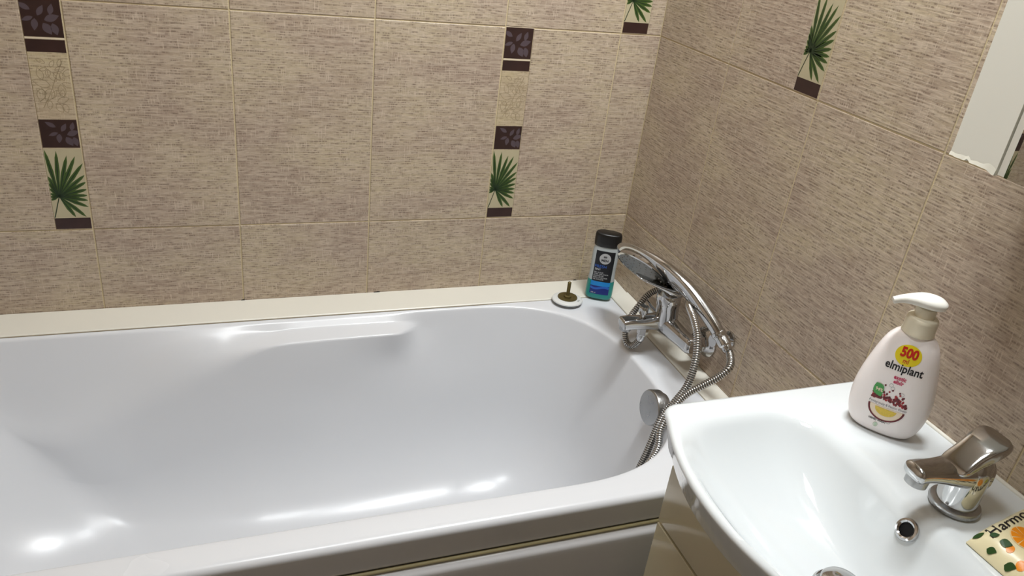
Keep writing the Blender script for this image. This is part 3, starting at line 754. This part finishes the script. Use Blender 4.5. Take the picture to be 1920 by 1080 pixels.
def onpk(name, vf2, m, lift=0.0004):
    """2D metres: x along the long edge, y down from the wall-side edge"""
    out = [tuple(pk_pt(min(1, max(0, x / PL)), min(1, max(0, y / PW)), True, lift)) for x, y in vf2[0]]
    return obj(name, (out, vf2[1]), m, pk, smooth=False)
tx = text2d('Harmony', 0.026, 0.0002, 0.25)
onpk('name_text', ([(x * 0.95 + 0.058, 0.0175 - y * 0.68) for x, y in tx[0]], tx[1]), 'ink', 0.0010)
sl = []
onpk('slice_pith', ell2d(0.044, 0.036, 0.0175, 0.0165, 40, 8), 'orangerim', 0.0005)
for k in range(10):
    a = 2 * pi * k / 10; pts = []
    w_ = 2 * pi / 10 - 0.10
    ring = []
    for rr in (0.15, 0.45, 0.75, 0.93):
        for q in range(5): an = a + w_ * q / 4; ring.append((0.044 + 0.0175 * rr * cos(an), 0.036 + 0.0165 * rr * sin(an)))
    sl.append((ring, [(r * 5 + q, r * 5 + q + 1, r * 5 + q + 6, r * 5 + q + 5) for r in range(3) for q in range(4)]))
onpk('slice_segments', join2(sl), 'orange', 0.0008)
onpk('lime_print', ell2d(0.083, 0.0270, 0.012, 0.007, 24, 5), 'lime', 0.0005)
lv = [leaf2d(0.003, 0.003, 0.011, 0.006, radians(25), 6), leaf2d(0.013, 0.013, 0.010, 0.006, radians(40), 6), leaf2d(0.014, 0.024, 0.013, 0.010, radians(60), 6), leaf2d(0.025, 0.048, 0.012, 0.009, radians(60), 6), leaf2d(0.040, 0.060, 0.010, 0.006, radians(20), 6), leaf2d(0.003, 0.020, 0.010, 0.005, radians(80), 6), leaf2d(0.0025, 0.042, 0.011, 0.006, radians(75), 6), leaf2d(0.080, 0.048, 0.014, 0.008, radians(30), 6)]
for q in lv: onpk('leaf_print', poly2d(q), 'leafdark', 0.0013)
for q in ((0.016, 0.036, 0.005, 0.004), (0.010, 0.054, 0.005, 0.005), (0.048, 0.062, 0.006, 0.003)): onpk('blossom_print', ell2d(*q, 14, 3), 'orange', 0.0005)

# ------------------------------------------------------------------ mirror cabinet
mc = empty('mirror_cabinet', (0, -1.18, 0.435), 'white wall cabinet with mirror door and chipped lower edge', 'cabinet')
ZM0, ZM1, XF = 0.434, 1.06, -0.130
obj('cabinet_body', box(XF + 0.018, -0.0005, -1.50, -0.866, ZM0 + 0.004, ZM1), 'cabwhite', mc, smooth=False)
rnd = random.Random(5); bot = []
nb = 26
for k in range(nb + 1):
    t = k / nb; y = -0.8625 - (0.9215 - 0.8625) * t
    dz = 0.0006 * noise.noise(Vector((t * 9, 0, 0))) + (0.003 * math.exp(-((t - 0.40) / 0.03) ** 2)) - 0.003 * math.exp(-((t - 0.97) / 0.1) ** 2)
    bot.append((y, ZM0 + 0.001 + dz))
pan = [(y, z) for y, z in bot] + [(-0.9215, ZM1), (-0.8595, ZM1)]
n_ = len(pan); v = [(XF, y, z) for y, z in pan] + [(XF + 0.017, y, z) for y, z in pan]
obj('door_panel', (v, [tuple(range(n_)), tuple(range(2 * n_ - 1, n_ - 1, -1))] + [(i, n_ + i, n_ + (i + 1) % n_, (i + 1) % n_) for i in range(n_)]), 'cabwhite', mc, smooth=False)
ce = []                                               # swollen, flaking strip along the lower edge
up_ = [(y, z + 0.0040 + 0.0025 * noise.noise(Vector((i * 0.21, 2, 0))) + 0.004 * math.exp(-((i / nb - 0.95) / 0.15) ** 2)) for i, (y, z) in enumerate(bot)]
v = [(XF - 0.0012, y, z) for y, z in bot] + [(XF - 0.0003, y, z) for y, z in up_] + [(XF + 0.003, y, z - 0.0004) for y, z in bot]; n1 = nb + 1
obj('chipped_edge', (v, [(i, i + 1, n1 + i + 1, n1 + i) for i in range(nb)] + [(i, 2 * n1 + i, 2 * n1 + i + 1, i + 1) for i in range(nb)]), 'chipped', mc, smooth=True, sharp=60)
obj('door_gap', box(XF + 0.006, XF + 0.018, -0.9245, -0.9217, ZM0 + 0.003, ZM1), 'gapdark', mc, smooth=False)
md = obj('mirror_door', box(XF - 0.0005, XF + 0.017, -1.50, -0.9245, ZM0 + 0.0, ZM1, 0.0008), 'cabwhite', mc, sharp=30)
obj('mirror_pane', box(XF - 0.0020, XF - 0.0006, -1.495, -0.9335, ZM0 + 0.0, ZM1 - 0.002), 'mirror', md, smooth=False)

# ------------------------------------------------------------------ bath mixer on the right wall
mx_ = empty('bath_mixer', (0, -0.315, -0.10), 'chrome bath mixer tap with lever on the tiled wall above tub', 'tap')
BX, BY, BZ = -0.058, -0.322, -0.094
for yy in (-0.245, -0.393):
    obj('wall_union', join(revolve([(0.031, 0.0005), (0.031, 0.004), (0.026, 0.010), (0.018, 0.013)], (0, yy, -0.104), (-1, 0, 0), 36),
                           revolve([(0.0165, 0.010), (0.0185, 0.012), (0.0185, 0.032), (0.0165, 0.034)], (0, yy, -0.104), (-1, 0, 0), 6)), 'chrome', mx_, sharp=30)
bar = [(-0.043, -0.225, -0.104), (-0.045, -0.235, -0.104), (-0.050, -0.265, -0.101), (-0.056, -0.300, -0.097), (-0.058, -0.320, -0.095), (-0.056, -0.345, -0.097), (-0.048, -0.380, -0.102), (-0.043, -0.405, -0.104), (-0.042, -0.411, -0.104)]
RB_ = [0.0120, 0.0165, 0.0170, 0.0200, 0.0225, 0.0190, 0.0165, 0.0165, 0.012]
bp_ = catmull(bar, 0.006)
def brad(i, t):
    y = bp_[i].y; r = sinterp(-y, [(-b[1], q) for b, q in zip(bar, RB_)]); return (r, r * 0.92)
obj('mixer_body', sweep(bp_, brad, 24, True, 3.0, up=(0, 0, 1)), 'chrome', mx_)
obj('cartridge_housing', revolve([(0.022, 0), (0.0225, 0.015), (0.0220, 0.040), (0.0235, 0.044), (0.0240, 0.060), (0.0225, 0.066), (0.014, 0.069)], (BX, BY - 0.004, BZ), (-0.10, 0, 1), 40), 'chrome', mx_)
sp = catmull([(BX + 0.005, BY, BZ + 0.002), (BX - 0.020, BY + 0.001, BZ + 0.001), (BX - 0.050, BY + 0.003, BZ + 0.0), (BX - 0.078, BY + 0.005, BZ + 0.0), (BX - 0.096, BY + 0.006, BZ - 0.002)], 0.0012)
obj('spout', sweep(sp, lambda i, t: ((0.0145 + 0.001 * t) * (0.6 + 0.4 * math.sqrt(max(0, 1 - (max(0, t - 0.95) / 0.0505) ** 2))), (0.0175 - 0.0055 * sstep(0.1, 0.6, t)) * (0.3 + 0.7 * math.sqrt(max(0, 1 - (max(0, t - 0.95) / 0.0505) ** 2)))), 28, True, 3.2, up=(0, 1, 0)), 'chrome', mx_)
obj('spout_outlet', revolve([(0.0115, 0.004), (0.0120, -0.002), (0.0120, -0.006), (0.011, -0.0075), (0.0100, -0.005), (0.0002, -0.005)], (BX - 0.084, BY + 0.005, BZ - 0.008), (0, 0, 1), 32), 'chromedull', mx_)
obj('diverter_knob', revolve([(0.0055, 0.0), (0.0055, 0.007), (0.0085, 0.009), (0.0092, 0.013), (0.0094, 0.023), (0.0080, 0.0255), (0.0002, 0.0262)], (BX - 0.052, BY + 0.003, BZ + 0.011), (0, 0, 1), 32), 'chrome', mx_)
obj('hose_outlet', revolve([(0.0105, 0.004), (0.0112, -0.004), (0.0112, -0.017), (0.0090, -0.020), (0.0080, -0.026)], (BX - 0.044, BY + 0.003, BZ - 0.010), (0, 0, 1), 6), 'chrome', mx_, sharp=30)
lc = (BX, BY - 0.004, BZ)
obj('lever', lever((BX - 0.004, BY - 0.004, BZ + 0.068), [(0.027, 0.001, 0.012, 0.002, 0), (0.022, 0.003, 0.0205, 0.007, 0), (0.008, 0.005, 0.0250, 0.010, 0), (-0.010, 0.009, 0.0240, 0.009, 0.1), (-0.030, 0.017, 0.0190, 0.0060, 0.3), (-0.052, 0.027, 0.0170, 0.0045, 0.35), (-0.070, 0.035, 0.0165, 0.0038, 0.35), (-0.079, 0.039, 0.0130, 0.0028, 0.35), (-0.083, 0.041, 0.006, 0.0012, 0.35)]), 'chrome', mx_, sharp=60)
# bracket that carries the hand shower
obj('shower_bracket', join(revolve([(0.016, 0.0005), (0.016, 0.004), (0.011, 0.008), (0.0095, 0.030), (0.0115, 0.034), (0.0115, 0.040)], (0, -0.455, -0.062), (-1, 0, 0), 24)), 'chrome', mx_)

# hand shower lying behind the mixer
hsh = empty('hand_shower', (-0.06, -0.32, -0.02), 'chrome hand shower with oval head resting behind the bath mixer', 'shower head')
hp = [(-0.100, -0.176, -0.014), (-0.098, -0.195, -0.007), (-0.094, -0.240, 0.004), (-0.089, -0.290, 0.013), (-0.082, -0.335, 0.018), (-0.073, -0.374, 0.015), (-0.065, -0.404, 0.006), (-0.058, -0.432, -0.007), (-0.050, -0.460, -0.023), (-0.046, -0.474, -0.033)]
hs_ = catmull(hp, 0.005); hw = [0.010, 0.032, 0.048, 0.050, 0.042, 0.030, 0.0225, 0.0185, 0.0160, 0.0135]; ht = [0.003, 0.007, 0.0095, 0.0115, 0.0150, 0.0145, 0.0140, 0.0135, 0.0125, 0.0115]
hn = Vector((-0.74, -0.20, -0.64)).normalized()          # direction the face looks
tdir = (Vector(hp[3]) - Vector(hp[1])).normalized(); hu = hn.cross(tdir).normalized()
def hrad(i, t):
    y = -hs_[i].y; T = [-p[1] for p in hp]; return (sinterp(y, list(zip(T, hw))), sinterp(y, list(zip(T, ht))))
obj('shower_body', sweep(hs_, hrad, 32, True, 2.2, up=hu), 'chrome', hsh, sharp=70)
fc = Vector(hs_[0]).lerp(Vector(hp[4]), 0.56) + hn * 0.001 ; tn = tdir; hn2 = (hn - tn * hn.dot(tn)).normalized()
hu2 = tn.cross(hn2)
def disc(c, n, a, b, ra, rb, prof, k=48):
    rings = []
    for (s, h) in prof: rings.append([tuple(c + n * h + a * (ra * s * cos(2 * pi * j / k)) + b * (rb * s * sin(2 * pi * j / k))) for j in range(k)])
    return loft(rings, True, True)
obj('face_plate', disc(fc, hn2, tn, hu2, 0.0790, 0.0455, [(0.98, 0.004), (1.0, 0.010), (0.98, 0.0135), (0.90, 0.0145), (0.89, 0.0130)]), 'chrome', hsh)
obj('nozzle_plate', disc(fc, hn2, tn, hu2, 0.0790, 0.0455, [(0.89, 0.012), (0.87, 0.0142), (0.5, 0.0152), (0.01, 0.0155)]), 'nozzle', hsh)
nz_ = []
for (rr, cnt) in ((0.2, 5), (0.42, 10), (0.64, 16), (0.8, 20)):
    for q in range(cnt):
        a = 2 * pi * q / cnt; c = fc + tn * (0.074 * rr * cos(a)) + hu2 * (0.0455 * rr * sin(a)) + hn2 * 0.0145
        nz_.append(revolve([(0.0013, 0), (0.001, 0.0016), (0.0002, 0.0018)], c, hn2, 6, False))
o = obj('nozzles', join(*nz_), 'chromedull', hsh); o['kind'] = 'stuff'
td = (Vector(hp[-1]) - Vector(hp[-2])).normalized()
obj('handle_collar', revolve([(0.0120, -0.004), (0.0135, -0.002), (0.0135, 0.004), (0.0120, 0.006), (0.0115, 0.010), (0.0120, 0.012), (0.0118, 0.024), (0.009, 0.027)], Vector(hp[-1]), td, 32), 'chrome', hsh)

# shower hose, one continuous ribbed tube
hose = empty('shower_hose', (-0.12, -0.45, -0.3), 'ribbed metal shower hose looping from mixer down into the tub', 'hose')
hend = Vector(hp[-1]) + td * 0.024
HP = [(BX - 0.044, BY + 0.003, BZ - 0.030), (-0.103, -0.314, -0.142), (-0.107, -0.302, -0.160), (-0.113, -0.287, -0.160), (-0.114, -0.276, -0.140), (-0.106, -0.272, -0.110), (-0.092, -0.272, -0.084), (-0.072, -0.266, -0.064), (-0.048, -0.270, -0.050), (-0.026, -0.292, -0.040), (-0.024, -0.330, -0.024), (-0.050, -0.372, -0.018),
      (-0.076, -0.412, -0.010), (-0.089, -0.452, -0.014), (-0.097, -0.484, -0.032), (-0.105, -0.505, -0.068), (-0.115, -0.512, -0.113), (-0.135, -0.511, -0.152), (-0.156, -0.515, -0.182), (-0.170, -0.523, -0.222), (-0.182, -0.528, -0.262), (-0.205, -0.530, -0.340), (-0.235, -0.515, -0.430), (-0.285, -0.480, -0.505), (-0.350, -0.430, -0.548), (-0.40, -0.360, -0.558), (-0.36, -0.300, -0.558), (-0.30, -0.300, -0.545), (-0.262, -0.350, -0.520), (-0.235, -0.430, -0.460), (-0.222, -0.510, -0.360), (-0.205, -0.545, -0.290), (-0.190, -0.551, -0.255), (-0.173, -0.549, -0.218), (-0.167, -0.537, -0.184), (-0.150, -0.529, -0.153), (-0.126, -0.528, -0.121), (-0.101, -0.536, -0.098), (-0.077, -0.542, -0.078), (-0.058, -0.540, -0.060), tuple(hend + td * 0.016), tuple(hend)]
hpath = resample(catmull(HP, 0.0015), 0.00105)
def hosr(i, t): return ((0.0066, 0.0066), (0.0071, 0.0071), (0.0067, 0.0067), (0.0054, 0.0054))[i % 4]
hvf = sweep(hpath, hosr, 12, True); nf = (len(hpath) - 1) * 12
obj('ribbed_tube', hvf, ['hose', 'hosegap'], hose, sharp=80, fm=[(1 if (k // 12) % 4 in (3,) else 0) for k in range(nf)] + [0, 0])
for p0, p1 in ((HP[0], HP[1]), (HP[-1], HP[-2])):
    d = (Vector(p1) - Vector(p0)).normalized(); p0 = Vector(p0)
    obj('end_nut', revolve([(0.0080, -0.002), (0.0092, 0.0), (0.0092, 0.011), (0.0078, 0.014)], p0 - d * 0.002, d, 24), 'chrome', hose)

# ------------------------------------------------------------------ shower gel bottle
GW = Vector((0.87, -0.49, 0)).normalized(); GN = Vector((-0.49, -0.87, 0)).normalized(); GO = Vector((-0.080, -0.080, -0.1665))
gel = empty('gel_bottle', tuple(GO), 'grey and teal shower gel bottle with black cap and black label', 'shower gel')
gW = [(0.0, 0.0275), (0.003, 0.0295), (0.012, 0.0305), (0.040, 0.0300), (0.070, 0.0285), (0.095, 0.0292), (0.112, 0.0290), (0.122, 0.0275), (0.127, 0.0265)]
gT = [(0.0, 0.0140), (0.003, 0.0160), (0.012, 0.0170), (0.040, 0.0170), (0.070, 0.0165), (0.095, 0.0165), (0.112, 0.0160), (0.122, 0.0150), (0.127, 0.0145)]
hs = sorted(set([h for h, _ in gW] + [0.127 * k / 24 for k in range(25)] + [0.0455, 0.0457]))
rings = [[tuple(bott_pt(2 * pi * j / 56, h, 2.8, 0, GO, GW, GN, gW, gT)) for j in range(56)] for h in hs]
vf = loft(rings, True, True)
fm = [(1 if hs[i // 56] < 0.0456 else 0) for i in range((len(hs) - 1) * 56)] + [1, 0]
obj('bottle_body', vf, ['silver', 'teal'], gel, sharp=50, fm=fm)
cw = [(0.0, 0.0275), (0.002, 0.0290), (0.018, 0.0295), (0.026, 0.0292), (0.0300, 0.0275), (0.0312, 0.0250)]; ct = [(0, 0.0155), (0.002, 0.0168), (0.018, 0.0172), (0.026, 0.0168), (0.0300, 0.0152), (0.0312, 0.013)]
rings = [[tuple(bott_pt(2 * pi * j / 56, h, 2.4, 0, GO + Vector((0, 0, 0.1275)), GW, GN, cw, ct)) for j in range(56)] for h in [0, 0.001, 0.002, 0.010, 0.018, 0.022, 0.026, 0.0285, 0.0300, 0.0312]]
obj('flip_cap', loft(rings, True, True), 'black', gel, sharp=50)
def gl(name, vf2, m, lift=0.0003): return obj(name, onface(vf2, GO, GW, GN, gW, gT, 2.8, lift), m, gel, smooth=False)
gl('black_label', grid2d(-0.0205, 0.0215, 0.0445, 0.1185, 12, 8), 'labelblack')
gl('badge', ell2d(0.0010, 0.1010, 0.0128, 0.0128, 32, 4), 'labelgrey', 0.0006)
gl('badge_emblem', join2([poly2d([(-0.0035, 0.1055), (-0.0008, 0.1085), (-0.0008, 0.1025)], [(0.0022, 0.1025), (0.0022, 0.1085), (0.0050, 0.1055)], rectp(-0.0002, 0.0016, 0.1035, 0.1075)), tf2d(text2d('MEN', 0.0078, 0.0002), 0.001, 0.0945)]), 'ink', 0.0009)
gl('name_text', tf2d(text2d('FRESH', 0.0098, 0.0), -0.0060, 0.0785), 'labelblue', 0.0006)
gl('variant_text', tf2d(text2d('3IN1', 0.0065, 0.0002), -0.0115, 0.0722), 'labelgrey', 0.0006)
rr = random.Random(2)
for k, s in enumerate(('GEL DE DUS', 'CORP, PAR SI FATA', 'SHOWER GEL', 'BODY, FACE, HAIR', 'GEL DOUCHE')):
    t_ = text2d(s, 0.0038, 0.0001); gl('small_text', tf2d(t_, -0.0185 - min(q[0] for q in t_[0]), 0.0655 - 0.0042 * k), 'labelgrey', 0.0006)
gl('sky_band', grid2d(-0.0215, 0.0215, 0.0335, 0.0445, 12, 3), 'skyblue')
gl('navy_band', grid2d(-0.0215, 0.0215, 0.0130, 0.0335, 12, 4), 'navy')
gl('wave_band', join2([ribbon2d([(x / 1000, 0.0290 + 0.0025 * sin(x / 7)) for x in range(-21, 22, 3)], 0.005)]), 'labelblue', 0.0006)
gl('small_text', tf2d(text2d('300 ml', 0.0040, 0.0001), -0.0130, 0.0150), 'labelgrey', 0.0006)

# ------------------------------------------------------------------ drain plug left on the rim
pl = empty('drain_plug', (-0.162, -0.090, -0.1685), 'white round drain plug with upright brass bolt on tub corner', 'drain plug')
pc = Vector((-0.162, -0.0905, -0.1685))
obj('plug_disc', revolve([(0.0290, 0.0), (0.0335, 0.0022), (0.0345, 0.0045), (0.0335, 0.0068), (0.0300, 0.0085), (0.021, 0.0098)], pc, (0, 0.03, 1), 48), ['plugwhite', 'limescale'], pl, fm=[1] * 96 + [0] * 146)
obj('brass_washer', revolve([(0.0215, 0.008), (0.0222, 0.0105), (0.0215, 0.0125), (0.0175, 0.0130), (0.0080, 0.0110), (0.0080, 0.014), (0.0045, 0.016)], pc, (0, 0.03, 1), 40), 'brass', pl)
obj('bolt', revolve([((0.0042 if k % 2 else 0.0037), 0.012 + k * 0.0011) for k in range(33)] + [(0.001, 0.049)], pc, (0, 0.03, 1), 16), 'brass', pl)
v, f = [], []
for i, ch in enumerate('STOP 40'):
    if ch == ' ': continue
    t = text2d(ch, 0.0060, 0.0002); a = radians(252 + i * 11.5); n0 = len(v)
    for x, y in t[0]:
        r = 0.0255 + y * 1.0; r = 0.0285 - (0.0042 - y) ; aa = a + x / 0.0265
        r = 0.0245 + (0.0042 - y); v.append((pc.x + r * cos(aa), pc.y + r * sin(aa), pc.z + 0.0100 - (r - 0.021) * 0.14 + 0.0004))
    f += [tuple(q + n0 for q in p) for p in t[1]]
obj('raised_letters', (v, f), 'limescale', pl, smooth=False)
